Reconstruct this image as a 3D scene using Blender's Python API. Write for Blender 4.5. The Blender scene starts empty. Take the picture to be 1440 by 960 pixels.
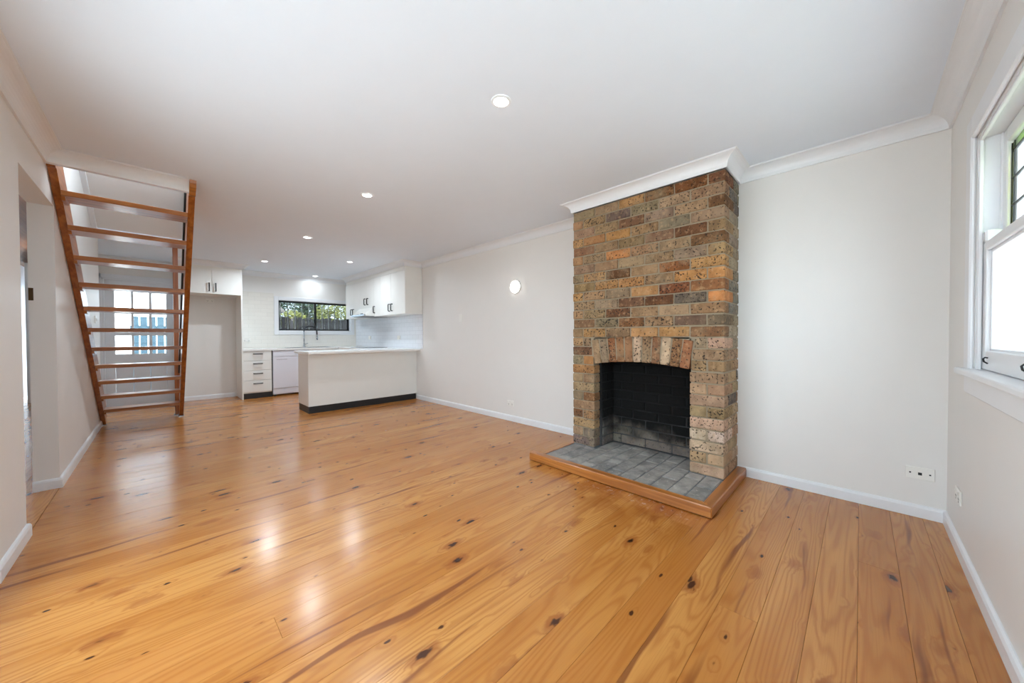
import bpy, bmesh, math, random
from mathutils import Matrix, Vector
random.seed(7)
sc = bpy.context.scene
COL = sc.collection
PI = math.pi

# ------------------------------------------------------------------ camera
H = 1.1125
cd = bpy.data.cameras.new('camera'); cam = bpy.data.objects.new('camera', cd); COL.objects.link(cam)
F, YAW, PITCH, ROLL = 493.37, 0.78837, 0.01434, -0.00392
cd.sensor_fit = 'HORIZONTAL'; cd.sensor_width = 36.0; cd.lens = F / 1440 * 36.0
cd.clip_start = 0.02; cd.clip_end = 200
fw = Vector((math.sin(YAW) * math.cos(PITCH), math.cos(YAW) * math.cos(PITCH), -math.sin(PITCH)))
rt0 = Vector((math.cos(YAW), -math.sin(YAW), 0)); up0 = rt0.cross(fw)
rt = rt0 * math.cos(ROLL) + up0 * math.sin(ROLL); up = up0 * math.cos(ROLL) - rt0 * math.sin(ROLL)
cam.matrix_world = Matrix(((rt.x, up.x, -fw.x, 0), (rt.y, up.y, -fw.y, 0), (rt.z, up.z, -fw.z, H), (0, 0, 0, 1)))
sc.camera = cam

# ------------------------------------------------------------------ world, exposure
SKY = 6.0
world = bpy.data.worlds.new('overcast_sky'); sc.world = world; world.use_nodes = True
bg = world.node_tree.nodes['Background']
bg.inputs[0].default_value = (0.74, 0.885, 1.0, 1); bg.inputs[1].default_value = SKY
sun = bpy.data.lights.new('sun', 'SUN'); sun.energy = 13.0; sun.angle = math.radians(1.0); sun.color = (1.0, .98, .96)
so = bpy.data.objects.new('sun', sun); COL.objects.link(so); so.rotation_euler = Vector((0.0, .55, -.83)).to_track_quat('-Z', 'Y').to_euler()
vs = sc.view_settings
vs.view_transform = 'Standard'; vs.look = 'None'; vs.exposure = 0.50; vs.gamma = 1.0; vs.use_curve_mapping = False
sc.cycles.max_bounces = 10; sc.cycles.diffuse_bounces = 7; sc.cycles.glossy_bounces = 4
sc.cycles.transparent_max_bounces = 16; sc.cycles.use_denoising = True
sc.cycles.sample_clamp_indirect = 12.0
LAMP_W, LAMP_COL = 13.0, (0.78, 0.90, 1.0)

def portal(loc, rot, sx, sy):
    l = bpy.data.lights.new('window_portal', 'AREA'); l.shape = 'RECTANGLE'; l.size = sx; l.size_y = sy
    l.cycles.is_portal = True
    o = bpy.data.objects.new('window_portal', l); COL.objects.link(o); o.location = loc; o.rotation_euler = rot
portal((1.405, -.58, 1.48), (PI / 2, 0, 0), 2.41, 1.05)        # front window, faces into the room
portal((-.67, 1.4, 1.05), (0, -PI / 2, 0), 2.0, 2.55)              # added glazed doors beside the camera
portal((2.43, 8.65, 1.55), (-PI / 2, 0, 0), 1.43, .63)           # kitchen window
portal((-.2, 8.7, 1.36), (-PI / 2, 0, 0), .6, 1.02)              # rear door panes

# ------------------------------------------------------------------ key dimensions
XR, YN, XL, YE, ZC, ZB = 3.265, -.367, -.536, 8.40, 2.398, 2.312
FX, FY0, FY1, HZ = 2.870, .695, 2.007, .065

# ------------------------------------------------------------------ materials
def lin(c):
    r = []
    for v in c[:3]:
        v = v / 255.0
        r.append(v / 12.92 if v <= .04045 else ((v + .055) / 1.055) ** 2.4)
    return (r[0], r[1], r[2], 1.0)
MATS = {}
class NT:
    def __init__(s, name):
        s.m = bpy.data.materials.new(name); s.m.use_nodes = True; s.t = s.m.node_tree
        s.b = s.t.nodes['Principled BSDF']; MATS[name] = s.m
    def n(s, typ, **kw):
        nd = s.t.nodes.new(typ)
        for k, v in kw.items(): setattr(nd, k, v)
        return nd
    def l(s, a, b): s.t.links.new(a, b)
    def setin(s, nd, i, v):
        if isinstance(v, bpy.types.NodeSocket): s.l(v, nd.inputs[i])
        else: nd.inputs[i].default_value = v
    def math(s, op, a, b=0.0, c=None, clamp=False):
        nd = s.n('ShaderNodeMath', operation=op, use_clamp=clamp)
        s.setin(nd, 0, a); s.setin(nd, 1, b)
        if c is not None: s.setin(nd, 2, c)
        return nd.outputs[0]
    def ss(s, v, a, b):
        nd = s.n('ShaderNodeMapRange', interpolation_type='SMOOTHSTEP'); s.setin(nd, 0, v)
        nd.inputs[1].default_value = a; nd.inputs[2].default_value = b
        return nd.outputs[0]
    def mix(s, f, a, b, mode='MIX'):
        nd = s.n('ShaderNodeMix', data_type='RGBA', blend_type=mode)
        s.setin(nd, 0, f); s.setin(nd, 6, a); s.setin(nd, 7, b)
        return nd.outputs[2]
    def noise(s, vec, scale, detail=2.0, rough=.5, dist=0.0):
        nd = s.n('ShaderNodeTexNoise'); nd.inputs['Scale'].default_value = scale
        nd.inputs['Detail'].default_value = detail; nd.inputs['Roughness'].default_value = rough
        nd.inputs['Distortion'].default_value = dist
        if vec is not None: s.l(vec, nd.inputs['Vector'])
        return nd.outputs[0]
    def pos(s): return s.n('ShaderNodeNewGeometry').outputs['Position']
    def xyz(s, x, y, z):
        nd = s.n('ShaderNodeCombineXYZ'); s.setin(nd, 0, x); s.setin(nd, 1, y); s.setin(nd, 2, z); return nd.outputs[0]
    def sep(s, v):
        nd = s.n('ShaderNodeSeparateXYZ'); s.l(v, nd.inputs[0]); return nd.outputs
    def bump(s, h, strength=.3, dist=.002):
        nd = s.n('ShaderNodeBump'); nd.inputs['Strength'].default_value = strength; nd.inputs['Distance'].default_value = dist
        s.l(h, nd.inputs['Height']); s.l(nd.outputs[0], s.b.inputs['Normal'])
    def col(s, v): s.setin(s.b, 'Base Color', v)
    def rough(s, v): s.setin(s.b, 'Roughness', v)

def paint(name, c, rough=.5, var=.025, bump=.08, scale=90, metallic=0, spec=.5):
    k = NT(name); p = k.pos()
    n = k.noise(p, 6.0, 3)
    c2 = tuple(max(0, x * (1 - var * 2)) for x in c)
    k.col(k.mix(n, lin(c2), lin(c))); k.rough(rough); k.b.inputs['Metallic'].default_value = metallic
    k.b.inputs['Specular IOR Level'].default_value = spec
    if bump: k.bump(k.noise(p, scale, 2), bump, .001)
    return k.m
paint('wall_paint', (231, 228, 224), .42, .006)
paint('ceiling_paint', (228, 235, 244), .7, .006)
paint('trim_white', (232, 233, 235), .3, .01, .03)
paint('door_white', (226, 228, 232), .3, .01, .03)
paint('cabinet_white', (236, 235, 230), .32, .01, .02)
paint('bench_white', (240, 239, 236), .18, .015, 0)
paint('kick_black', (26, 26, 28), .45, .05, 0)
paint('handle_black', (22, 22, 24), .35, .02, 0)
paint('dishwasher_white', (226, 226, 234), .22, .01, 0)
paint('plastic_white', (238, 236, 230), .3, .01, 0)
paint('plastic_grey', (150, 150, 152), .4, .01, 0)
paint('hole_black', (12, 12, 12), .6, 0, 0)
paint('steel', (190, 194, 198), .22, .02, 0, metallic=1)
paint('chrome', (210, 214, 220), .08, .01, 0, metallic=1)
paint('rail_black', (18, 20, 24), .35, .02, 0)
paint('frame_black', (30, 30, 32), .4, .02, 0)
paint('bronze', (92, 70, 46), .35, .05, 0, metallic=.8)
paint('cooktop_glass', (20, 22, 26), .05, 0, 0)
paint('hall_wall', (222, 228, 234), .45)
paint('fence_grey', (40, 38, 41), .8, .15, .3, 40)
paint('fence_pale', (74, 70, 73), .8, .15, .3, 40)
paint('render_white', (232, 232, 230), .8, .03, .1)
paint('gate_blue', (52, 78, 92), .5, .06, .05)
paint('roof_tile', (120, 112, 106), .8, .1, .2)
paint('concrete', (206, 205, 202), .85, .08, .2, 30)
paint('bark', (84, 70, 54), .9, .1, .4, 50)
paint('bar_cream', (228, 226, 220), .4, .02, 0)
paint('lead', (52, 54, 52), .5, .02, 0, metallic=.4)
paint('joint_dark', (48, 30, 16), .8, .05, 0)
for nm, a, b in (('leaf_dark', (30, 50, 26), (60, 86, 44)), ('leaf_light', (88, 100, 34), (150, 146, 72))):
    k = NT(nm); k.col(k.mix(k.noise(k.pos(), 9.0, 2), lin(a), lin(b))); k.rough(.5)
    k.b.inputs['Subsurface Weight'].default_value = 0.0

def glass(name, c=(1, 1, 1), rough=0.0):
    k = NT(name)
    tr = k.n('ShaderNodeBsdfTransparent'); tr.inputs[0].default_value = (*c, 1)
    gl = k.n('ShaderNodeBsdfGlossy'); gl.inputs['Roughness'].default_value = rough
    lw = k.n('ShaderNodeLayerWeight'); lw.inputs[0].default_value = .5
    fr = k.math('MULTIPLY_ADD', k.math('POWER', lw.outputs['Facing'], 5.0), .9, .04)
    mx = k.n('ShaderNodeMixShader'); k.l(fr, mx.inputs[0]); k.l(tr.outputs[0], mx.inputs[1]); k.l(gl.outputs[0], mx.inputs[2])
    k.l(mx.outputs[0], k.t.nodes['Material Output'].inputs[0])
    return k.m
glass('clear_glass', (.96, .98, .98)); glass('dimming_glass', (.50, .52, .53)); glass('green_glass', (.42, .62, .16)); glass('yellow_glass', (.75, .8, .3))  # kitchen panes get an added tint to dim the bright outdoors

def emit(name, c, s):
    k = NT(name); k.col((.9, .9, .9, 1))
    k.b.inputs['Emission Color'].default_value = (*c, 1); k.b.inputs['Emission Strength'].default_value = s
    return k.m
emit('lamp_glow', (1, .98, .95), 9.0); emit('wall_lamp_glow', (1, .98, .94), 4.0)

def timber(name, light, dark, axis='x', rough=.28, scale=1.0):
    k = NT(name); p = k.sep(k.pos()); r = k.n('ShaderNodeObjectInfo').outputs['Random']
    o = k.math('MULTIPLY', r, 40.0)
    ax = {'x': (1.2, 26, 26), 'y': (26, 1.2, 26), 'z': (26, 26, 1.2)}[axis]
    v = k.xyz(k.math('MULTIPLY_ADD', p[0], ax[0] * scale, o), k.math('MULTIPLY_ADD', p[1], ax[1] * scale, o), k.math('MULTIPLY', p[2], ax[2] * scale))
    g = k.noise(v, 1.0, 3, .55, .6)
    k.col(k.mix(k.ss(g, .3, .7), lin(dark), lin(light))); k.rough(rough)
    k.b.inputs['Coat Weight'].default_value = .2; k.b.inputs['Coat Roughness'].default_value = .2
    k.bump(g, .06, .002)
    return k.m
timber('stair_timber', (178, 112, 54), (142, 82, 34), 'x')
timber('stair_timber_y', (170, 102, 46), (132, 72, 28), 'y')
timber('post_timber', (176, 104, 54), (140, 76, 36), 'z')
timber('hearth_timber', (188, 120, 56), (144, 82, 32), 'y', .4)
timber('hall_ceiling', (150, 100, 66), (124, 80, 52), 'y', .6)

# --- floor boards: pine with cathedral grain, knots and red streaks
def floor_mat(name, along_x=True):
    k = NT(name); p = k.sep(k.pos()); oi = k.n('ShaderNodeObjectInfo'); r = oi.outputs['Random']
    X, Y = (p[0], p[1]) if along_x else (p[1], p[0])
    off = k.math('MULTIPLY', r, 53.0); off2 = k.math('MULTIPLY', r, 131.0)
    u = k.math('ADD', X, off)
    wob = k.noise(k.xyz(k.math('MULTIPLY', u, 1.3), k.math('MULTIPLY', Y, 3.0), off2), 1.0, 2)
    # knots: big and small
    def knots(sx, sy, thr, rad, seed):
        nd = k.n('ShaderNodeTexVoronoi'); nd.inputs['Scale'].default_value = 1.0; nd.inputs['Randomness'].default_value = .9
        dist = k.math('MULTIPLY_ADD', k.noise(k.xyz(k.math('MULTIPLY', u, 30), k.math('MULTIPLY', Y, 60), off2), 1.0, 1), .16, -.08)
        k.l(k.xyz(k.math('MULTIPLY_ADD', u, sx, dist), k.math('MULTIPLY_ADD', Y, sy, dist), k.math('ADD', off2, seed)), nd.inputs['Vector'])
        sel = k.math('GREATER_THAN', k.sep(nd.outputs['Color'])[0], thr)
        d = nd.outputs['Distance']
        core = k.math('MULTIPLY', k.ss(d, rad, rad * .55), sel)
        halo = k.math('MULTIPLY', k.ss(d, rad * 3.0, rad * .6), sel)
        return core, halo
    c1, h1 = knots(3.2, 7.3, .36, .13, 0.0)
    c2, h2 = knots(7.0, 14.6, .56, .13, 7.0)
    halo = k.math('MAXIMUM', h1, k.math('MULTIPLY', h2, .5))
    core = k.math('MAXIMUM', c1, c2)
    base = k.noise(k.xyz(k.math('MULTIPLY', u, .55), k.math('MULTIPLY', Y, 7.5), off2), 1.0, 1.5, .4)
    ph = k.math('MULTIPLY_ADD', base, 118.0, k.math('MULTIPLY', halo, 9.0))
    ring = k.math('MULTIPLY_ADD', k.math('SINE', ph), .5, .5)
    ring = k.math('POWER', k.math('MAXIMUM', ring, .0001), 2.2)
    fine = k.noise(k.xyz(k.math('MULTIPLY', u, 5), k.math('MULTIPLY', Y, 240), off2), 1.0, 2)
    tone = k.noise(k.xyz(k.math('MULTIPLY', u, .8), k.math('MULTIPLY', Y, 4), k.math('ADD', off2, 3.3)), 1.0, 2)
    c = k.mix(k.ss(tone, .3, .7), lin((178, 114, 50)), lin((200, 140, 74)))
    c = k.mix(k.math('MULTIPLY', ring, .5), c, lin((158, 92, 38)))
    c = k.mix(k.math('MULTIPLY', k.ss(fine, .45, .75), .22), c, lin((150, 88, 40)))
    # board to board tone
    c = k.mix(k.math('MULTIPLY', k.ss(r, .55, 1.0), .35), c, lin((176, 108, 48)))
    streak = k.noise(k.xyz(k.math('MULTIPLY', u, .7), k.math('MULTIPLY_ADD', Y, 17.0, k.math('MULTIPLY', wob, 2.5)), k.math('ADD', off2, 9.1)), 1.0, 2, .5)
    c = k.mix(k.math('MULTIPLY', k.ss(streak, .62, .72), .75), c, lin((110, 54, 28)))
    c = k.mix(k.math('MULTIPLY', k.ss(halo, .25, 1.0), .6), c, lin((138, 72, 32)))
    c = k.mix(k.math('MULTIPLY', core, .93), c, lin((58, 28, 18)))
    # old water stain in front of the hearth
    sn = k.noise(k.pos(), 5.0, 4, .6)
    sy_ = k.math('MULTIPLY', k.ss(p[1], .55, .85), k.ss(p[1], 2.0, 1.35)); sx_ = k.math('MULTIPLY', k.ss(p[0], 1.78, 2.25), k.ss(p[0], 2.5, 2.4))
    stn = k.math('MULTIPLY', k.math('MULTIPLY', sx_, sy_), k.ss(sn, .36, .58))
    c = k.mix(k.math('MULTIPLY', stn, .6), c, lin((142, 72, 24)))
    wht = k.math('MULTIPLY', k.math('MULTIPLY', k.ss(p[0], 2.16, 2.3), sy_), k.ss(k.noise(k.pos(), 26, 4, .65), .56, .68))
    c = k.mix(k.math('MULTIPLY', wht, .5), c, lin((206, 180, 156)))
    k.col(c)
    rg = k.math('MULTIPLY_ADD', k.noise(k.pos(), 2.2, 3), .12, .17)
    k.rough(rg)
    k.b.inputs['Specular IOR Level'].default_value = .42
    k.b.inputs['Coat Weight'].default_value = .12; k.b.inputs['Coat Roughness'].default_value = .16
    hgt = k.math('ADD', k.math('MULTIPLY', fine, .35), k.math('MULTIPLY', k.noise(k.xyz(k.math('MULTIPLY', u, 9), k.math('MULTIPLY', Y, 34), off2), 1.0, 2), .8))
    k.bump(hgt, .22, .002)
    return k.m
floor_mat('floor_pine'); floor_mat('floor_pine_hall', False)

# --- bricks: base tint is the object's own colour, pitted with dark specks
def brick_mat(name, soot=False):
    k = NT(name); p = k.pos(); oi = k.n('ShaderNodeObjectInfo'); r = oi.outputs['Random']
    sp = k.sep(p)
    v = k.xyz(k.math('MULTIPLY_ADD', r, 17, sp[0]), k.math('MULTIPLY_ADD', r, 31, sp[1]), k.math('MULTIPLY_ADD', r, 13, sp[2]))
    big = k.noise(v, 9.0, 3, .6)
    c = k.mix(k.ss(big, .28, .72), k.mix(1.0, oi.outputs['Color'], (.60, .57, .55, 1), 'MULTIPLY'), oi.outputs['Color'])
    c = k.mix(k.math('MULTIPLY', k.ss(k.noise(v, 30.0, 3, .6), .52, .7), .35), c, lin((196, 158, 118)))
    n = k.noise(v, 62.0, 2, .55)
    thr = k.math('MULTIPLY_ADD', k.math('FRACT', k.math('MULTIPLY', r, 7.31)), .10, .555)
    speck = k.math('MULTIPLY', k.math('SUBTRACT', n, thr), 22.0, clamp=True)
    c = k.mix(k.math('MULTIPLY', speck, .9), c, lin((40, 33, 29)))
    # smeared mortar film
    film = k.noise(p, 5.0, 4, .65)
    c = k.mix(k.math('MULTIPLY', k.ss(film, .48, .76), .6), c, lin((148, 130, 104)))
    if soot:
        z = k.math('ADD', sp[2], k.math('MULTIPLY_ADD', k.noise(p, 7.0, 3), .34, -.17))
        y = k.math('MULTIPLY', k.math('SUBTRACT', 1.75, sp[1]), .10)
        s = k.ss(k.math('ADD', z, y), .10, .34)
        c = k.mix(.45, c, lin((112, 104, 96)))
        c = k.mix(k.math('MULTIPLY_ADD', s, .80, .19, clamp=True), c, lin((12, 11, 11)))
    k.col(c); k.rough(.9)
    k.b.inputs['Specular IOR Level'].default_value = .25
    h = k.math('ADD', k.math('MULTIPLY', big, 1.2), k.math('MULTIPLY_ADD', speck, -.8, k.noise(v, 60, 3)))
    k.bump(h, .7, .004)
    return k.m
brick_mat('brick_clinker'); brick_mat('brick_soot', True)
k = NT('mortar'); p_ = k.pos(); n_ = k.noise(p_, 8, 4, .6)
k.col(k.mix(n_, lin((112, 98, 78)), lin((168, 152, 128)))); k.rough(.95); k.bump(k.noise(p_, 70, 4), .8, .004)
k = NT('mortar_soot'); p_ = k.pos(); s_ = k.sep(p_)
k.col(k.mix(k.ss(k.math('ADD', s_[2], k.math('MULTIPLY', k.noise(p_, 6, 3), .3)), .25, .62), lin((70, 68, 68)), lin((14, 13, 13)))); k.rough(.95)
k.bump(k.noise(p_, 60, 4), .7, .004)
k = NT('hearth_brick'); p_ = k.pos(); oi_ = k.n('ShaderNodeObjectInfo')
c_ = k.mix(k.ss(k.noise(p_, 7, 4, .6), .3, .7), lin((112, 110, 109)), lin((166, 160, 153)))
c_ = k.mix(k.math('MULTIPLY', oi_.outputs['Random'], .3), c_, lin((150, 142, 132)))
c_ = k.mix(k.math('MULTIPLY', k.ss(k.noise(p_, 44, 3, .6), .6, .72), .7), c_, lin((190, 184, 172)))
k.col(c_); k.rough(.75); k.bump(k.noise(p_, 40, 4), .6, .004)
k = NT('hearth_mortar'); p_ = k.pos(); k.col(k.mix(k.noise(p_, 12, 3), lin((84, 86, 90)), lin((126, 128, 132)))); k.rough(.85); k.bump(k.noise(p_, 40, 4), .5, .003)

def tile_mat(name, c, axis):
    k = NT(name); s = k.sep(k.pos())
    nd = k.n('ShaderNodeTexBrick'); nd.inputs['Scale'].default_value = 1.0
    nd.inputs['Mortar Size'].default_value = .0022; nd.inputs['Mortar Smooth'].default_value = .3
    nd.inputs['Brick Width'].default_value = .203; nd.inputs['Row Height'].default_value = .0765
    nd.inputs['Color1'].default_value = lin(c); nd.inputs['Color2'].default_value = lin(tuple(x - 3 for x in c)); nd.inputs['Mortar'].default_value = lin(tuple(x - (24 if axis == 'y' else 13) for x in c))
    k.l(k.xyz(s[1] if axis == 'y' else s[0], s[2], 0.0), nd.inputs['Vector'])
    k.col(nd.outputs['Color']); k.rough(.12)
    k.bump(k.math('SUBTRACT', 1.0, nd.outputs['Fac']), .5, .002)
    return k.m
tile_mat('tile_right', (232, 236, 242), 'y'); tile_mat('tile_back', (234, 230, 222), 'x')

# ------------------------------------------------------------------ geometry helpers
def finish(name, me, mat, parent=None, loc=None, smooth=False, color=None):
    o = bpy.data.objects.new(name, me); COL.objects.link(o)
    BASE[o.name] = Vector(loc) if loc is not None else Vector((0, 0, 0))
    if mat and not me.materials: me.materials.append(MATS[mat])
    if loc is not None: o.location = loc
    if parent is not None:
        o.parent = parent
        o.matrix_parent_inverse = Matrix.Translation(BASE.get(parent.name, Vector((0, 0, 0)))).inverted()
    if smooth:
        for f in me.polygons: f.use_smooth = True
    if color: o.color = color
    return o
BASE = {}
def bm_mesh(name, bm):
    me = bpy.data.meshes.new(name); bmesh.ops.recalc_face_normals(bm, faces=bm.faces); bm.to_mesh(me); bm.free(); return me
def bm_box(bm, x0, x1, y0, y1, z0, z1, bev=0.0, seg=1):
    r = bmesh.ops.create_cube(bm, size=1.0)
    for v in r['verts']:
        v.co = Vector(((x0 + x1) / 2 + v.co.x * (x1 - x0), (y0 + y1) / 2 + v.co.y * (y1 - y0), (z0 + z1) / 2 + v.co.z * (z1 - z0)))
    if bev > 0:
        es = list({e for v in r['verts'] for e in v.link_edges})
        bmesh.ops.bevel(bm, geom=es, offset=bev, segments=seg, affect='EDGES', profile=.5)
def box(name, x0, x1, y0, y1, z0, z1, mat, parent=None, bev=0.0, seg=1):
    c = Vector(((x0 + x1) / 2, (y0 + y1) / 2, (z0 + z1) / 2)); bm = bmesh.new()
    bm_box(bm, x0 - c.x, x1 - c.x, y0 - c.y, y1 - c.y, z0 - c.z, z1 - c.z, bev, seg)
    return finish(name, bm_mesh(name, bm), mat, parent, c)
def boxes(name, lst, mat, parent=None, bev=0.0):
    bm = bmesh.new()
    for b in lst: bm_box(bm, *b, bev)
    return finish(name, bm_mesh(name, bm), mat, parent)
def prism(name, pts, axis, a0, a1, mat, parent=None, smooth=False, bev=0.0):
    """polygon pts in the plane across `axis`, extruded from a0 to a1. axis 'x': pts (y,z); 'y': (x,z); 'z': (x,y)"""
    bm = bmesh.new()
    def P(p, a): return {'x': (a, p[0], p[1]), 'y': (p[0], a, p[1]), 'z': (p[0], p[1], a)}[axis]
    A = [bm.verts.new(P(p, a0)) for p in pts]; B = [bm.verts.new(P(p, a1)) for p in pts]
    n = len(pts); bm.faces.new(A); bm.faces.new(B[::-1])
    for i in range(n): bm.faces.new((A[i], A[(i + 1) % n], B[(i + 1) % n], B[i]))
    if bev: bmesh.ops.bevel(bm, geom=list(bm.edges), offset=bev, segments=1, affect='EDGES')
    return finish(name, bm_mesh(name, bm), mat, parent, smooth=smooth)
def lathe(name, prof, mat, parent=None, loc=(0, 0, 0), axis='z', n=28, smooth=True):
    bm = bmesh.new(); rings = []
    for r, h in prof:
        if r < 1e-6: rings.append([bm.verts.new((0, 0, h))])
        else: rings.append([bm.verts.new((r * math.cos(2 * PI * i / n), r * math.sin(2 * PI * i / n), h)) for i in range(n)])
    for a, b in zip(rings, rings[1:]):
        if len(a) == 1 and len(b) == 1: continue
        for i in range(n):
            j = (i + 1) % n
            if len(a) == 1: bm.faces.new((a[0], b[i], b[j]))
            elif len(b) == 1: bm.faces.new((a[i], a[j], b[0]))
            else: bm.faces.new((a[i], a[j], b[j], b[i]))
    R = {'z': Matrix.Identity(3), 'y': Matrix.Rotation(PI / 2, 3, 'X'), 'x': Matrix.Rotation(PI / 2, 3, 'Y')}[axis]
    for v in bm.verts: v.co = R @ v.co
    me = bm_mesh(name, bm)
    return finish(name, me, mat, parent, loc, smooth)
def tube(name, pts, r, mat, parent=None, n=10, smooth=True):
    bm = bmesh.new(); P = [Vector(p) for p in pts]; rings = []
    for i, p in enumerate(P):
        t = (P[min(i + 1, len(P) - 1)] - P[max(i - 1, 0)]).normalized()
        a = t.orthogonal().normalized() if i == 0 else (prev - t * prev.dot(t)).normalized()
        prev = a; b = t.cross(a)
        rr = r[i] if isinstance(r, (list, tuple)) else r
        rings.append([bm.verts.new(p + (a * math.cos(2 * PI * j / n) + b * math.sin(2 * PI * j / n)) * rr) for j in range(n)])
    for A, B in zip(rings, rings[1:]):
        for j in range(n): bm.faces.new((A[j], A[(j + 1) % n], B[(j + 1) % n], B[j]))
    bm.faces.new(rings[0][::-1]); bm.faces.new(rings[-1])
    return finish(name, bm_mesh(name, bm), mat, parent, smooth=smooth)
def sweep(name, path, prof, mat, i0=0, i1=None, parent=None):
    """sweep a (inward offset, height) profile along a 2-D path (room on the left), mitred with the whole path"""
    i1 = len(path) - 1 if i1 is None else i1
    P = [Vector(p) for p in path]; N = []
    for a, b in zip(P, P[1:]):
        d = (b - a).normalized(); N.append(Vector((-d.y, d.x)))
    bm = bmesh.new(); rows = []
    for i in range(i0, i1 + 1):
        if i == 0: m = N[0]
        elif i == len(P) - 1: m = N[-1]
        else: m = (N[i - 1] + N[i]) / (1 + N[i - 1].dot(N[i]))
        rows.append([bm.verts.new((P[i].x + m.x * d, P[i].y + m.y * d, z)) for d, z in prof])
    n = len(prof)
    for A, B in zip(rows, rows[1:]):
        for j in range(n): bm.faces.new((A[j], B[j], B[(j + 1) % n], A[(j + 1) % n]))
    bm.faces.new(rows[0]); bm.faces.new(rows[-1][::-1])
    return finish(name, bm_mesh(name, bm), mat, parent)
def tag(o, label, cat, group=None):
    o['label'] = label; o['category'] = cat
    if group: o['group'] = group
    return o
def thing(name, label, cat, loc, group=None):
    o = bpy.data.objects.new(name, None); COL.objects.link(o); o.location = loc; o.empty_display_size = .1
    BASE[o.name] = Vector(loc); return tag(o, label, cat, group)
def st(o, label=None, cat=None):
    o['kind'] = 'structure'
    if label: o['label'] = label
    if cat: o['category'] = cat
    return o

# ================================================================== THE ROOM SHELL
# ---- floor: subfloor plus every board a piece of its own
floor = st(boxes('floor', [(XL - .12, XR + .1, YN - .1, YE + .1, -.20, -.022)], 'joint_dark'), 'glossy knotty pine board floor', 'floor')
W = .1372; y = .001 - 3 * W
rb = random.Random(3); ib = 0
while y < YE:
    y0, y1 = max(y, YN) + .0004, min(y + W, YE) - .0004
    xs0 = XL if y < 6.85 else -.75
    cuts = [xs0, XR]
    if rb.random() < .5: cuts.insert(1, rb.uniform(-.1, 2.9))
    if abs(y - (.001 + 2 * W)) < .01: cuts = [xs0, 1.62, XR]
    for a, b in zip(cuts, cuts[1:]):
        if y1 - y0 > .01:
            box('floor_board', a + .0004, b - .0004, y0, y1, -.022, rb.uniform(-.0004, 0), 'floor_pine', floor, .0007)
    y += W; ib += 1
hall_floor = st(boxes('floor_hallway', [(-1.75, XL - .001, 2.95, 11.6, -.2, -.022)], 'joint_dark'), 'hallway board floor beyond the side opening', 'floor')
x = -1.70
while x < XL - .12:
    box('floor_board', x + .0006, x + W - .0006, 2.95, 11.6, -.022, 0, 'floor_pine_hall', hall_floor, .0012); x += W
box('floor_board', -.656 + .03, XL - .002, 3.31, 4.23, -.022, .001, 'floor_pine_hall', hall_floor, .0012)

# ---- ceiling with the stair opening
SX1, SY0, SY1 = .236, 3.945, 6.388
ceil = st(boxes('ceiling', [(XL - .2, XR + .2, YN - .3, SY0, ZC, 2.62), (SX1, XR + .2, SY0, YE + .2, ZC, 2.62), (-.9, SX1, SY1, YE + .2, ZC, 2.62),
                        (XL, SX1, SY0, SY0 + .03, ZB, ZC)], 'ceiling_paint'), 'flat white plaster ceiling', 'ceiling')
# stairwell above: side walls and the raked attic lining
st(boxes('wall_stairwell', [(XL - .12, XL, SY0, SY1 + .1, 2.62, 4.2), (SX1, SX1 + .1, SY1 - .9, SY1 + .1, 2.62, 4.2), (SX1, SX1 + .1, SY0, SY1, 2.62, 2.8), (XL - .12, SX1 + .1, 2.5, 2.6, 2.62, 4.2)], 'wall_paint'), 'white walls of the upper stairwell', 'wall')  # end wall added to block the sun, side wall left open for daylight
def rake(Y): return 2.415 + .42 * (SY1 - Y)
prism('ceiling_attic', [(SY1 + .02, rake(SY1 + .02)), (2.6, rake(2.6)), (2.6, rake(2.6) + .1), (SY1 + .12, rake(SY1 + .02) + .1)], 'x', XL, SX1 + .0, 'wall_paint')
st(bpy.data.objects['ceiling_attic'], 'sloping lining above the stair opening', 'ceiling')
o = prism('trim_11', [(SY1, rake(SY1) - .045), (4.0, rake(4.0) - .045), (4.0, rake(4.0)), (SY1, rake(SY1))], 'x', XL + .001, XL + .04, 'trim_white'); st(o, 'white raked trim high in the stairwell', 'trim')

# ---- walls
T = 2.62
st(boxes('wall_right', [(XR, XR + .22, YN - .2, YE + .2, -.2, T)], 'wall_paint'), 'pale warm grey wall behind the chimney breast', 'wall')
WX0, WX1, WZ0, WZ1 = .20, 2.612, .955, 2.0
wf = st(boxes('wall_front', [(WX1, XR, YN - .15, YN, -.2, T), (XL - .12, WX0, YN - .15, YN, -.2, T), (WX0, WX1, YN - .15, YN, -.2, WZ0), (WX0, WX1, YN - .15, YN, WZ1, T)], 'wall_paint'), 'pale wall around the sash window', 'wall')
OY0, OY1, OZ = 3.303, 4.232, 2.085
XO = XL - .12
st(boxes('wall_left', [(XO, XL, YN, .10, -.2, T), (XO, XL, 2.70, OY0, -.2, T), (XO, XL, .10, 2.70, 2.06, T), (XO, XL, .10, 2.70, -.2, .0), (XO, XL, OY1, 6.947, -.2, T), (XO, XL, OY0, OY1, OZ, T),
                       (-.87, -.75, 6.947, YE, -.2, T), (-.75, XO, 6.827, 6.947, -.2, T)], 'wall_paint'), 'pale wall with a hallway opening beside the stairs', 'wall')
DX0, DX1, DZ = -.63, .225, 2.06
KX0, KX1, KZ0, KZ1 = 1.716, 3.141, 1.242, 1.870
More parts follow.
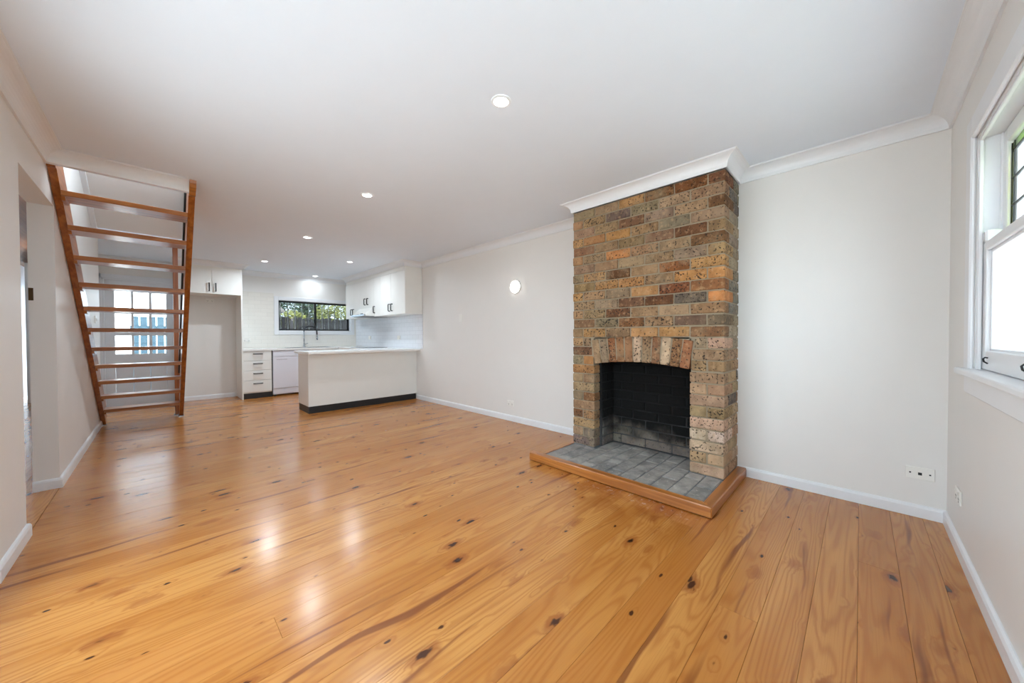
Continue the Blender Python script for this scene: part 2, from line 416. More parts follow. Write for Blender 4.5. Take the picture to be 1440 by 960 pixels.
st(boxes('wall_back', [(-.87, DX0, YE, YE + .2, -.2, T), (DX0, DX1, YE, YE + .2, DZ, T), (DX1, KX0, YE, YE + .2, -.2, T), (KX1, XR, YE, YE + .2, -.2, T),
                       (KX0, KX1, YE, YE + .2, -.2, KZ0), (KX0, KX1, YE, YE + .2, KZ1, T)], 'wall_paint'), 'far kitchen wall with window and rear door', 'wall')
# ---- hallway beyond the opening
st(boxes('wall_hallway', [(-1.85, -1.70, 2.85, 11.6, -.2, 2.62), (-1.85, XO, 2.85, 2.95, -.2, 2.62), (-.99, -.87, 8.6, 11.6, -.2, 2.62),
                          (-1.85, -1.62, 11.6, 11.7, -.2, 2.62), (-.99, -.87, 11.6, 11.7, -.2, 2.62), (-1.62, -.99, 11.6, 11.7, 2.1, 2.62)], 'hall_wall'), 'cool white hallway wall seen through the opening', 'wall')
st(box('ceiling_hallway', -1.70, XO, 2.95, 11.6, 2.40, 2.5, 'hall_ceiling'), 'brown hallway ceiling seen through the opening', 'ceiling')
for yy in (4.9, 8.2):  # hidden fill lamps, added to brighten the hallway
    hl = thing('hallway_fill_lamp', 'unseen ceiling lamp added to brighten the hallway, %s' % ('near the opening' if yy < 6 else 'towards its far end'), 'lamp', (-.95, yy, 2.4))
    lathe('fill_lamp_dome', [(.11, -.001), (.11, -.02), (.08, -.045), (0, -.06)], 'lamp_glow', hl, (-.95, yy, 2.4), 'z', 24)
    pl = bpy.data.lights.new('hallway_fill_bulb', 'POINT'); pl.energy = 10; pl.color = (.86, .94, 1.0); pl.shadow_soft_size = .06
    po_ = bpy.data.objects.new('hallway_fill_bulb', pl); COL.objects.link(po_); po_.location = (-.95, yy, 2.28); po_.parent = hl; po_.matrix_parent_inverse = Matrix.Translation((-.95, yy, 2.4)).inverted()
BBP = [(0, 0), (.016, 0), (.016, .058), (.011, .070), (.004, .075), (0, .075)]
st(sweep('baseboard_hallway', [(-1.70, 11.6), (-1.70, 2.95)], [(d, z + .001) for d, z in BBP], 'trim_white'), 'white hallway baseboard', 'baseboard')
o = box('strike_plate', XO + .0, XO + .022, OY1 - .004, OY1 + .0005, 1.385, 1.475, 'bronze'); tag(o, 'small bronze strike plate on the hallway opening jamb', 'plate')

# ---- cornices (cove moulding)
def cove():
    r = .070; pr = [(0, -.086), (.012, -.086), (.014, -.078)]
    for i in range(1, 8):
        a = PI - i * (PI / 2) / 8
        pr.append((.084 + r * math.cos(a), -.078 + r * math.sin(a)))
    pr += [(.084, -.008), (.084, -.004), (.090, -.004), (.090, 0), (0, 0)]
    return [(d, ZC + z) for d, z in pr]
CX = 2.93; CY0, CY1 = 5.455, 8.10
PATH = [(.19, SY0), (XL, SY0), (XL, YN), (XR, YN), (XR, FY0), (FX, FY0), (FX, FY1), (XR, FY1), (XR, CY0), (CX, CY0), (CX, CY1), (XR, CY1), (XR, YE), (1.06, YE), (1.06, 7.78), (.24, 7.78), (.24, YE), (-.75, YE), (-.75, 6.947)]
cv = cove()
for nm, a, b, lb in (('trim_1', 0, 1, 'white cove cornice over the stair opening'), ('trim_2', 1, 2, 'white cove cornice along the left wall'), ('trim_3', 2, 3, 'white cove cornice above the sash window'),
                     ('trim_4', 3, 4, 'white cove cornice between chimney breast and window wall'), ('trim_5', 4, 7, 'white cove cornice wrapping the brick chimney breast'), ('trim_6', 7, 8, 'white cove cornice between chimney breast and kitchen cupboards'),
                     ('trim_7', 8, 11, 'white cove cornice over the kitchen wall cupboards'), ('trim_8', 11, 13, 'white cove cornice above the kitchen window'), ('trim_9', 13, 16, 'white cove cornice over the fridge recess cupboard'), ('trim_10', 16, 18, 'white cove cornice above the rear door')):
    st(sweep(nm, PATH, cv, 'trim_white', a, b), lb, 'cornice')
# ---- baseboards
def bb(nm, path, lb): st(sweep(nm, path, BBP, 'trim_white'), lb, 'baseboard')
bb('baseboard_right_near', [(XR, YN), (XR, FY0)], 'white baseboard right of the fireplace')
bb('baseboard_right_far', [(XR, FY1), (XR, 5.66)], 'white baseboard between fireplace and kitchen bench')
bb('baseboard_front', [(XL, YN), (XR, YN)], 'white baseboard under the sash window')
bb('baseboard_left_near', [(XO, OY0), (XL, OY0), (XL, 2.76)], 'white baseboard on the near left wall')
bb('baseboard_left_far', [(XL, 6.947), (XL, OY1), (XO, OY1)], 'white baseboard beside the stair foot')
bb('baseboard_back', [(1.0, YE), (.245, YE)], 'white baseboard at the back of the fridge recess')

# ================================================================== FIREPLACE
C = .0864
fp = thing('fireplace', 'tall speckled brown brick chimney breast with arched sooty fireplace', 'fireplace', (3.05, 1.35, 0))
PAL = [((158, 128, 96), 9), ((148, 119, 88), 9), ((170, 134, 96), 7), ((180, 134, 86), 5), ((188, 130, 78), 2), ((132, 93, 62), 4), ((116, 80, 56), 3), ((152, 132, 106), 7), ((140, 122, 100), 5), ((172, 140, 112), 3), ((118, 102, 90), 3)]
PALX = [c for c, w in PAL for _ in range(w)]
SIDE = [(138, 130, 116), (126, 120, 110), (150, 140, 122), (112, 104, 98), (160, 146, 124)]
LOWR = [(190, 156, 126), (200, 170, 144), (170, 144, 116), (180, 144, 110), (184, 152, 122)]
BRICK_CACHE = {}
rj = random.Random(11)
def brick_mesh(dx, dy, dz):
    key = (round(dx, 3), round(dy, 3), round(dz, 3)); L = BRICK_CACHE.setdefault(key, [])
    if len(L) < 3:
        bm = bmesh.new(); bm_box(bm, -dx / 2, dx / 2, -dy / 2, dy / 2, -dz / 2, dz / 2, .0055, 1)
        for v in bm.verts: v.co += Vector((rj.uniform(-1, 1), rj.uniform(-1, 1), rj.uniform(-1, 1))) * .0016
        L.append(bm_mesh('brick', bm)); return L[-1]
    return rj.choice(L)
def brick(x0, x1, y0, y1, z0, z1, color, mat='brick_clinker', parent=None, name='brick', rot=None, jit=.003):
    me = brick_mesh(x1 - x0, y1 - y0, z1 - z0)
    o = finish(name, me, mat, parent or fp, ((x0 + x1) / 2 + rj.uniform(-jit, jit), (y0 + y1) / 2, (z0 + z1) / 2 + rj.uniform(-.0012, .0012)), color=lin(color))
    if rot is not None: o.rotation_euler = (rot, 0, 0)
    return o
def jc(c, a=9):
    d = rj.uniform(-a, a); return tuple(max(8, min(250, v + d + rj.uniform(-4, 4))) for v in c)
JT = .010; HB = .077
NC = 26
for i in range(NC):
    z0 = HZ + i * C + .004; z1 = z0 + HB
    if i == NC - 1: z1 = min(z1, ZB - .006)
    spans = []
    if i % 2 == 0:
        yy = FY0
        for q in range(5): spans.append((yy, yy + .23)); yy += .2404
        spans.append((yy, FY1))
    else:
        spans.append((FY0, FY0 + .11)); yy = FY0 + .1204
        for q in range(5): spans.append((yy, min(yy + .23, FY1))); yy += .2382
    for q, (a, b) in enumerate(spans):
        first, last = q == 0, q == len(spans) - 1
        if i < 12:
            lo, hi = (.930, 1.770) if i < 9 else ((.920, 1.782), (.908, 1.796), (.896, 1.808))[i - 9]
            if i % 2 == 0:
                if first: b = lo
                elif q == 4: a = hi; b = FY1
                else: continue
                if q == 4: last = True
            else:
                if first: pass
                elif q == 1: b = lo
                elif q == 4: a, b = hi, FY1 - .12
                elif last: a, b = FY1 - .11, FY1
                else: continue
        col = rj.choice(PALX)
        if i < 12 and b < 1.0: col = rj.choice(LOWR + PALX[:10])
        if i < 5 and b < 1.0: col = rj.choice(LOWR)
        if i in (18, 17, 16) and b < 1.2 : col = rj.choice([(146, 96, 60), (184, 134, 82), (138, 88, 56)])
        if i == 15 and first: col = (204, 138, 84)
        if i == 3 and b < 1.0: col = (222, 198, 176)
        if i == 13 and b < 1.2: col = (120, 98, 78)
        if i == 25 and a < 1.2: col = (128, 84, 54)
        col = jc(col)
        corner = first or (i % 2 == 0 and b >= FY1 - .001) or (i % 2 == 1 and b >= FY1 - .001)
        depth = .11
        if corner:
            depth = .11 if i % 2 == 0 else .23
        if i % 2 == 1 and corner and b - a > .2: depth = .11
        brick(FX, FX + depth, a, b, z0, z1, col)
    # returns down both sides
    for s, (ya, yb) in enumerate(((FY0, FY0 + .11), (FY1 - .11, FY1))):
        runs = [(FX + .12, FX + .35), (FX + .36, XR - .002)] if i % 2 == 0 else [(FX + .24, XR - .002)]
        if s == 1: runs = runs[:1]
        for a, b in runs:
            c_ = rj.choice(SIDE if i > 11 else SIDE + LOWR + LOWR); 
            if i < 6: c_ = rj.choice(LOWR)
            me = brick_mesh(b - a, yb - ya, z1 - z0)
            finish('brick', me, 'brick_clinker', fp, ((a + b) / 2, (ya + yb) / 2 + rj.uniform(-.002, .002), (z0 + z1) / 2), color=lin(jc(c_)))
# arch of splayed soldier bricks
VC = [(168, 138, 106), (150, 128, 104), (148, 98, 64), (150, 108, 74), (150, 110, 78), (196, 166, 138), (150, 120, 90), (138, 94, 64), (206, 178, 146), (148, 108, 74), (164, 110, 76)]
NV = 11; RA = 2.55; YM = (.934 + 1.767) / 2
half = math.asin((1.767 - .934) / 2 / RA)
for v_ in range(NV):
    t = -half + (v_ + .5) * 2 * half / NV
    crown = .888; cz = crown - RA
    rm = RA + .112
    yv, zv = YM - rm * math.sin(-t), cz + rm * math.cos(t)
    w_ = 2 * half * RA / NV - .007
    hgt = .222
    me = brick_mesh(.11, w_ * 1.02, hgt)
    o = finish('brick', me, 'brick_clinker', fp, (FX + .055 + rj.uniform(-.003, .003), yv, zv), color=lin(VC[NV - 1 - v_]))
    o.rotation_euler = (-t, 0, 0)
# mortar body
def opening_z(yv): return .888 - RA + math.sqrt(RA * RA - (yv - YM) ** 2)
rec = .007
boxes('mortar_bed', [(FX + rec, XR - .001, FY0 + rec, .922, HZ + .0005, ZB - .004), (FX + rec, XR - .001, 1.778, FY1 - rec, HZ + .0005, ZB - .004),
                     (FX + rec, XR - .001, .921, 1.779, 1.09, ZB - .004), (FX + rec, FX + .10, .935, 1.765, .90, 1.10)], 'mortar', fp)
# sooty firebox: back and inner cheeks
BX = 3.185
boxes('firebox_mortar', [(BX + .008, XR - .002, .935, 1.765, HZ + .0005, 1.10), (FX + .10, BX + .01, 1.750, 1.80, HZ + .0005, 1.10), (FX + .10, BX + .01, .90, .948, HZ + .0005, 1.10),
                         (FX + .105, BX + .01, .94, 1.76, 1.0, 1.095)], 'mortar_soot', fp)
for i in range(11):
    z0 = HZ + i * C + .004; z1 = min(z0 + HB, 1.09)
    yy = .945 - (.12 if i % 2 else 0)
    while yy < 1.75:
        a, b = max(yy, .945), min(yy + .23, 1.748)
        if b - a > .03: brick(BX, BX + .05, a, b, z0, z1, jc((150, 138, 124)), 'brick_soot')
        yy += .24
    for a, b in (((FX + .115, FX + .195), (FX + .205, BX - .002)) if i % 2 else ((FX + .115, BX - .002),)):
        for ya, yb in ((1.743, 1.80), (.90, .955)):
            if i > 8 and False: continue
            me = brick_mesh(b - a, yb - ya, z1 - z0)
            finish('brick', me, 'brick_soot', fp, ((a + b) / 2, (ya + yb) / 2, (z0 + z1) / 2), color=lin(jc((140, 136, 132))))

# ---- hearth
HX0, HY0, HY1 = 2.405, .70, 2.00
he = thing('hearth', 'low grey brick hearth with varnished timber edging in front of the fireplace', 'hearth', (2.7, 1.35, 0))
boxes('mortar_bed', [(HX0 - .01, FX, HY0, HY1, .0, HZ - .008), (FX, XR - .001, .94, 1.76, .0, HZ - .008), (FX, XR - .001, HY0, .94, .0, HZ), (FX, XR - .001, 1.76, HY1, .0, HZ)], 'hearth_mortar', he)
yy = HY0 + .004; r_ = 0
while yy < HY1 - .03:
    yb = min(yy + .108, HY1)
    xx = HX0 - (.12 if r_ % 2 else 0)
    lim = FX + .0 if (yy < .93 or yb > 1.765) else BX - .01
    while xx < lim - .03:
        a, b = max(xx, HX0), min(xx + .228, lim)
        if b - a > .03: brick(a, b, yy, yb, HZ - .05, HZ + rj.uniform(-.003, .0015), (120, 120, 120), 'hearth_brick', he, 'hearth_brick', jit=0)
        xx += .236
    yy += .1165; r_ += 1
EX = HX0 - .005; EW = .065
prism('edging_board', [(EX, HY0 - .005), (EX, HY1 + .11), (EX - EW, HY1 + .11), (EX - EW, HY0 - .005 - EW)], 'z', .004, HZ + .008, 'hearth_timber', he, bev=.006)
prism('edging_board', [(EX, HY0 - .005), (EX - EW, HY0 - .005 - EW), (XR - .02, HY0 - .005 - EW), (XR - .02, HY0 - .005)], 'z', .004, HZ + .008, 'stair_timber', he, bev=.006)
box('edging_board', EX, FX + .0, HY1 + .0, HY1 + .018, .0, HZ - .004, 'hearth_timber', he, .003)

# ================================================================== STAIRCASE
sr = thing('staircase', 'steep open-riser varnished timber staircase rising through the ceiling opening', 'staircase', (-.15, 6.9, 0))
LW = .81
def low(z): return 6.867 - z / LW
poly = [(6.867, .0), (low(2.305), 2.305), (3.985, 2.305), (3.985, 2.60), (4.03, 2.60), (6.945, .2195), (6.945, 0)]
for xa, xb in ((XL + .003, XL + .043), (.190, .232)):
    o = prism('stringer', poly, 'x', xa, xb, 'stair_timber_y', sr)
prism('stringer_end', [(3.862, 2.395), (3.868, 2.37), (3.885, 2.34), (3.91, 2.322), (3.943, 2.312), (3.965, 2.298), (3.985, 2.298), (3.985, 2.306), (3.943, 2.32), (3.943, 2.395)], 'x', .191, .232, 'stair_timber', sr)
for k_ in range(11):
    zc_, yb_ = .213 + .196 * k_, 6.575 - .2445 * k_
    box('tread', XL + .045, .189, yb_, yb_ + .225, zc_ - .019, zc_ + .019, 'stair_timber', sr, .003)
    prism('cleat', [(yb_ + .03, zc_ - .019), (yb_ + .19, zc_ - .019), (yb_ + .19, zc_ - .045), (yb_ + .05, zc_ - .045)], 'x', XL + .043, XL + .062, 'stair_timber', sr)
# dark handrail on the open side
d_ = Vector((0, -1, LW)).normalized()
hr = prism('handrail', [(6.96, .60), (6.96, .67), (4.62, 2.565), (4.62, 2.495)], 'x', .188, .228, 'rail_black', sr, bev=.004)
box('foot_bracket', .18, .24, 6.80, 6.865, 0, .012, 'steel', sr, .002); box('foot_bracket', XL + .003, XL + .055, 6.81, 6.865, 0, .012, 'steel', sr, .002)
po = thing('timber_post', 'slim orange-brown timber post standing floor to ceiling behind the stair foot', 'post', (.185, 7.0, 0))
box('shaft', .150, .205, 6.97, 7.03, .0, ZC - .001, 'post_timber', po, .003)
box('base_plate', .135, .22, 6.955, 7.045, 0, .014, 'steel', po, .003)

# ================================================================== REAR DOOR
def structure_empty(name, label, cat, loc):
    o = thing(name, label, cat, loc); o['kind'] = 'structure'; return o
d1 = structure_empty('door_1', 'white rear door with nine glass panes behind the stairs', 'door', (-.2, YE, 0))
yF = YE + .03
boxes('door_frame', [(DX0, DX0 + .03, YE - .002, YE + .15, 0, DZ), (DX1 - .03, DX1, YE - .002, YE + .15, 0, DZ), (DX0, DX1, YE - .002, YE + .15, DZ - .03, DZ)], 'door_white', d1)
boxes('architrave', [(DX0 - .06, DX0 + .005, YE - .018, YE, 0, DZ + .06), (DX1 - .005, DX1 + .012, YE - .018, YE, 0, DZ + .06), (DX0 - .06, DX1 + .012, YE - .018, YE, DZ - .005, DZ + .06)], 'door_white', d1, .003)
px_ = [(-.495, -.316), (-.288, -.112), (-.080, .093)]; pz_ = [(.852, 1.150), (1.205, 1.505), (1.560, 1.860)]
lx0, lx1 = DX0 + .032, DX1 - .032
leaf = [(lx0, px_[0][0], yF, yF + .04, .01, DZ - .032), (px_[2][1], lx1, yF, yF + .04, .01, DZ - .032), (px_[0][0], px_[2][1], yF, yF + .04, pz_[2][1], DZ - .032), (px_[0][0], px_[2][1], yF, yF + .04, .66, pz_[0][0]), (px_[0][0], px_[2][1], yF, yF + .04, .01, .23)]
lf = boxes('door_leaf', leaf, 'door_white', d1)
for (a, b), (c_, d__) in zip(px_, px_[1:]): box('glazing_bar', b, c_, yF, yF + .04, pz_[0][0], pz_[2][1], 'door_white', lf)
for (a, b), (c_, d__) in zip(pz_, pz_[1:]):
    for (e, f) in px_: box('glazing_bar', e, f, yF, yF + .04, b, c_, 'door_white', lf)
for (a, b) in px_:
    for (c_, d__) in pz_: box('pane', a, b, yF + .018, yF + .022, c_, d__, 'clear_glass', d1)
xs_ = [-.495, -.30, -.105, .093]
for a, b in zip(xs_, xs_[1:]): box('panel_board', a + .002, b - .002, yF + .012, yF + .03, .23, .66, 'door_white', d1, .003)
for zz in (1.016, .836):
    kn = lathe('knob', [(0, -.055), (.022, -.052), (.027, -.04), (.018, -.03), (.012, -.012), (.030, -.008), (.030, 0)], 'bronze', d1, (.135, yF, zz), 'y', 18)
# lathe axis y: profile height runs along -z after rotation, flip toward the room
for o in [c for c in d1.children if c.name.startswith('knob')]: o.rotation_euler = (0, 0, PI) if False else o.rotation_euler

# ================================================================== KITCHEN WINDOW
w2 = structure_empty('window_2', 'black framed sliding kitchen window with white architrave', 'window', (2.43, YE, KZ0))
A = .075
boxes('architrave', [(KX0 - A, KX0, YE - .02, YE, KZ0 - A, KZ1 + A), (KX1, KX1 + A, YE - .02, YE, KZ0 - A, KZ1 + A), (KX0, KX1, YE - .02, YE, KZ1, KZ1 + A), (KX0, KX1, YE - .02, YE, KZ0 - A, KZ0)], 'trim_white', w2, .003)
boxes('reveal', [(KX0, KX0 + .006, YE, YE + .12, KZ0, KZ1), (KX1 - .006, KX1, YE, YE + .12, KZ0, KZ1), (KX0, KX1, YE, YE + .12, KZ0, KZ0 + .012)], 'trim_white', w2)
def wframe(x0, x1, z0, z1, y, t=.028): return [(x0, x0 + t, y, y + .03, z0, z1), (x1 - t, x1, y, y + .03, z0, z1), (x0, x1, y, y + .03, z0, z0 + t), (x0, x1, y, y + .03, z1 - t, z1)]
boxes('window_frame', wframe(KX0 + .006, KX1 - .006, KZ0 + .012, KZ1, YE + .09, .016), 'frame_black', w2)
KM = 2.43
for a, b, yy in ((KX0 + .02, KM + .02, YE + .10), (KM - .02, KX1 - .02, YE + .125)):
    s_ = boxes('sash', wframe(a, b, KZ0 + .026, KZ1 - .014, yy, .020), 'frame_black', w2)
    box('pane', a + .02, b - .02, yy + .012, yy + .016, KZ0 + .045, KZ1 - .034, 'dimming_glass', s_)
sg = thing('security_grille', 'cream steel security grille with a ring outside the kitchen window', 'grille', (2.43, 8.64, KZ0))
gx = KX0 + .085
while gx < KX1:
    tube('bar', [(gx, 8.64, KZ0 - .03), (gx, 8.64, KZ1 + .03)], .0085, 'bar_cream', sg, 8); gx += .134
for zz in (KZ0 - .02, KZ1 + .02): tube('rail', [(KX0 - .03, 8.65, zz), (KX1 + .03, 8.65, zz)], .007, 'bar_cream', sg, 8)
tube('rail', [(KX0 - .03, 8.65, 1.545), (KX0 + .22, 8.65, 1.545)], .006, 'bar_cream', sg, 8)
tube('ring', [(KX0 + .085 + .036 * math.cos(a * PI / 9), 8.632, 1.43 + .036 * math.sin(a * PI / 9)) for a in range(19)], .005, 'frame_black', sg, 6)

# ================================================================== GLAZED DOORS ADDED BESIDE THE CAMERA TO LET IN DAYLIGHT (out of frame)
d2 = structure_empty('added_door_2', 'white glazed folding doors added unseen in the near left wall for daylight', 'door', (XL, 1.0, 0))
boxes('door_frame', [(XO, XL + .002, .10, .14, 0, 2.06), (XO, XL + .002, 2.66, 2.70, 0, 2.06), (XO, XL + .002, .14, 2.66, 2.02, 2.06)], 'door_white', d2)
for q in range(3):
    a, b = .142 + q * .84, .142 + q * .84 + .836
    lf2 = boxes('door_leaf', [(XL - .06, XL - .02, a, a + .09, .01, 2.018), (XL - .06, XL - .02, b - .09, b, .01, 2.018), (XL - .06, XL - .02, a + .09, b - .09, .01, .16), (XL - .06, XL - .02, a + .09, b - .09, 1.93, 2.018)], 'door_white', d2)
    box('pane', XL - .042, XL - .038, a + .09, b - .09, .16, 1.93, 'clear_glass', lf2)

# ================================================================== FRONT SASH WINDOW
w1 = structure_empty('window_1', 'white timber double-hung sash window with green leadlight upper panes', 'window', (1.4, YN, WZ0))
AW = .10
def arch(name, pts_boxes): return boxes(name, pts_boxes, 'trim_white', w1, .006)
arch('architrave', [(WX1 + .002, WX1 + AW, YN, YN + .018, WZ0 - .02, WZ1 + AW)]); arch('architrave', [(WX0 - AW, WX0 - .002, YN, YN + .018, WZ0 - .02, WZ1 + AW)])
arch('architrave', [(WX0 - .002, WX1 + .002, YN, YN + .018, WZ1, WZ1 + AW)])
box('sill', WX0 - AW - .02, WX1 + AW + .02, YN - .06, YN + .045, WZ0 - .028, WZ0 + .002, 'trim_white', w1, .008, 2)
box('apron', WX0 - AW, WX1 + AW, YN, YN + .016, WZ0 - .115, WZ0 - .028, 'trim_white', w1, .005)
boxes('jamb_lining', [(WX1 - .012, WX1 + .0, YN - .15, YN, WZ0, WZ1), (WX0, WX0 + .012, YN - .15, YN, WZ0, WZ1), (WX0, WX1, YN - .15, YN, WZ1 - .012, WZ1), (WX0, WX1, YN - .16, YN - .06, WZ0 - .02, WZ0 + .004)], 'trim_white', w1)
ZM = 1.52
bays = 3; MU = .09; bw = (WX1 - .012 - (WX0 + .012) - MU * (bays - 1)) / bays  # the two bays beyond the view are added for more daylight
for b_ in range(bays):
    x1 = WX1 - .012 - b_ * (bw + MU); x0 = x1 - bw
    if b_ < bays - 1: box('mullion', x0 - MU, x0, YN - .15, YN - .004, WZ0, WZ1 - .012, 'trim_white', w1)
    # parting beads
    boxes('stop_bead', [(x1 - .014, x1, YN - .016, YN - .002, WZ0, WZ1 - .012), (x0, x0 + .014, YN - .016, YN - .002, WZ0, WZ1 - .012), (x0, x1, YN - .016, YN - .002, WZ1 - .026, WZ1 - .012)], 'trim_white', w1, .003)
    boxes('parting_bead', [(x1 - .010, x1, YN - .066, YN - .060, WZ0, WZ1 - .012), (x0, x0 + .010, YN - .066, YN - .060, WZ0, WZ1 - .012)], 'trim_white', w1)
    # lower sash (inner track)
    ya, yb = YN - .060, YN - .018; SW = .062
    ls = boxes('lower_sash', [(x0 + .002, x0 + SW, ya, yb, WZ0 + .0045, ZM), (x1 - SW, x1 - .002, ya, yb, WZ0 + .0045, ZM), (x0 + SW, x1 - SW, ya, yb, WZ0 + .0045, WZ0 + .088), (x0 + SW, x1 - SW, ya, yb, ZM - .042, ZM)], 'trim_white', w1, .004)
    boxes('glazing_moulding', [(x0 + SW - .002, x0 + SW + .018, ya + .008, yb - .012, WZ0 + .086, ZM - .04), (x1 - SW - .018, x1 - SW + .002, ya + .008, yb - .012, WZ0 + .086, ZM - .04), (x0 + SW, x1 - SW, ya + .008, yb - .012, WZ0 + .086, WZ0 + .098), (x0 + SW, x1 - SW, ya + .008, yb - .012, ZM - .054, ZM - .04)], 'trim_white', ls, .003)
    box('pane', x0 + SW + .01, x1 - SW - .01, ya + .010, ya + .014, WZ0 + .09, ZM - .046, 'clear_glass', ls)
    for lx in (x1 - .115, x0 + .115):
        tube('sash_lift', [(lx, yb + .001, WZ0 + .058), (lx, yb + .008, WZ0 + .060), (lx, yb + .013, WZ0 + .054), (lx, yb + .011, WZ0 + .042), (lx, yb + .001, WZ0 + .034)], .0032, 'rail_black', ls, 8)
    # upper sash (outer track) with leadlight
    ya, yb = YN - .104, YN - .066
    us = boxes('upper_sash', [(x0 + .002, x0 + SW, ya, yb, ZM - .04, WZ1 - .014), (x1 - SW, x1 - .002, ya, yb, ZM - .04, WZ1 - .014), (x0 + SW, x1 - SW, ya, yb, ZM - .04, ZM + .02), (x0 + SW, x1 - SW, ya, yb, WZ1 - .075, WZ1 - .014)], 'trim_white', w1, .004)
    boxes('glazing_moulding', [(x0 + SW - .002, x0 + SW + .014, ya + .004, yb - .018, ZM + .018, WZ1 - .073), (x1 - SW - .014, x1 - SW + .002, ya + .004, yb - .018, ZM + .018, WZ1 - .073), (x0 + SW, x1 - SW, ya + .004, yb - .018, WZ1 - .087, WZ1 - .073)], 'trim_white', us, .003)
    gx0, gx1, gz0, gz1, gy = x0 + SW + .001, x1 - SW - .001, ZM + .02, WZ1 - .085, yb - .017
    B = .035
    zs = [gz0, gz0 + (gz1 - B - gz0) / 3, gz0 + (gz1 - B - gz0) * 2 / 3, gz1 - B]
    cols = [gx0, gx0 + B, (gx0 + gx1) / 2, gx1 - B, gx1]
    for i_ in range(4):
        edge = i_ in (0, 3)
        for j_ in range(3): box('lead_pane', cols[i_], cols[i_ + 1], gy, gy + .004, zs[j_], zs[j_ + 1], 'yellow_glass' if edge else 'clear_glass', us)
        box('lead_pane', cols[i_], cols[i_ + 1], gy, gy + .004, gz1 - B, gz1, 'green_glass', us)
    for c_ in cols[1:-1]: box('lead_came', c_ - .003, c_ + .003, gy - .002, gy + .006, gz0, gz1, 'lead', us)
    for c_ in (gx0, gx1): box('lead_came', c_ - .003, c_ + .003, gy - .002, gy + .006, gz0, gz1, 'lead', us)
    for c_ in zs: box('lead_came', gx0, gx1, gy - .002, gy + .006, c_ - .003, c_ + .003, 'lead', us)
    box('sash_horn', x1 - .05, x1 - .004, YN - .062, YN - .016, ZM - .002, ZM + .05, 'trim_white', ls, .006)

# ================================================================== KITCHEN
def bar_handle(parent, p0, p1, out, r=.005):
    """D handle: two legs and a grip, p0/p1 on the face, out = standoff vector"""
    p0, p1, out = Vector(p0), Vector(p1), Vector(out)
    return tube('handle', [p0, p0 + out * .9, p0 + out + (p1 - p0) * .08, p1 + out - (p1 - p0) * .08, p1 + out * .9, p1], r, 'handle_black', parent, 8, False)
# fridge recess: side panels and cupboard
for a, b, lb in ((.222, .242, 'tall white side panel left of the fridge recess'), (1.030, 1.050, 'tall white side panel right of the fridge recess')):
    tag(box('tall_panel', a, b, 7.78, YE - .001, .0, 2.25, 'cabinet_white', None, .001), lb, 'panel')
fc = thing('overhead_cupboard', 'white two-door cupboard over the empty fridge recess', 'cupboard', (.64, 8.1, 1.86))
box('body', .243, 1.029, 7.80, YE - .001, 1.862, 2.25, 'cabinet_white', fc)
for a, b, hx in ((.244, .640, .605), (.644, 1.029, .690)):
    dr = box('door', a, b, 7.78, 7.798, 1.855, 2.252, 'cabinet_white', fc, .0015)
    bar_handle(dr, (hx, 7.780, 1.90), (hx, 7.780, 2.03), (0, -.03, 0), .009)
box('filler', .222, 1.05, 7.785, 7.80, 2.253, 2.33, 'cabinet_white', fc)
# drawers
du = thing('drawer_unit', 'white four-drawer kitchen unit between tall panel and dishwasher', 'drawer unit', (1.27, 8.1, 0))
box('body', 1.055, 1.483, 7.84, YE - .001, .10, .868, 'cabinet_white', du)
box('kickboard', 1.055, 1.483, 7.86, 7.875, 0, .118, 'kick_black', du)
for z0, z1 in ((.122, .326), (.333, .507), (.514, .688), (.695, .864)):
    dr = box('drawer', 1.056, 1.480, 7.82, 7.839, z0, z1, 'cabinet_white', du, .0015)
    zz = z1 - .052
    bar_handle(dr, (1.205, 7.82, zz), (1.335, 7.82, zz), (0, -.03, 0), .009)
# dishwasher
dw = thing('dishwasher', 'white freestanding dishwasher under the kitchen worktop', 'dishwasher', (1.8, 8.1, 0))
box('body', 1.502, 2.10, 7.85, YE - .001, .03, .862, 'dishwasher_white', dw)
box('control_panel', 1.503, 2.099, 7.815, 7.849, .752, .835, 'dishwasher_white', dw, .004)
box('lid', 1.500, 2.102, 7.82, 7.86, .838, .864, 'dishwasher_white', dw, .004)
dd = box('door', 1.503, 2.099, 7.818, 7.849, .150, .748, 'dishwasher_white', dw, .005)
box('plinth', 1.503, 2.099, 7.83, 7.849, .045, .145, 'dishwasher_white', dw, .003)
boxes('badge', [(1.562 + i * .022, 1.562 + i * .022 + .016, 7.8165, 7.818, .688, .698) for i in range(8)], 'plastic_grey', dd)
boxes('brand_mark', [(1.86 + i * .018, 1.86 + i * .018 + .013, 7.8135, 7.815, .782, .800 + (.006 if i == 4 else 0)) for i in range(9)], 'plastic_grey', dw)
for xa in (1.56, 1.63, 1.70): lathe('button', [(0, -.004), (.012, -.004), (.013, 0)], 'dishwasher_white', dw, (xa, 7.815, .79), 'y', 14)
box('side_gap_shade', 1.485, 1.499, 7.86, 7.88, 0, .866, 'kick_black', dw)  # black strip stands in for the shade inside this gap
boxes('foot', [(1.53, 1.56, 7.88, 7.91, 0, .03), (2.04, 2.07, 7.88, 7.91, 0, .03)], 'kick_black', dw)
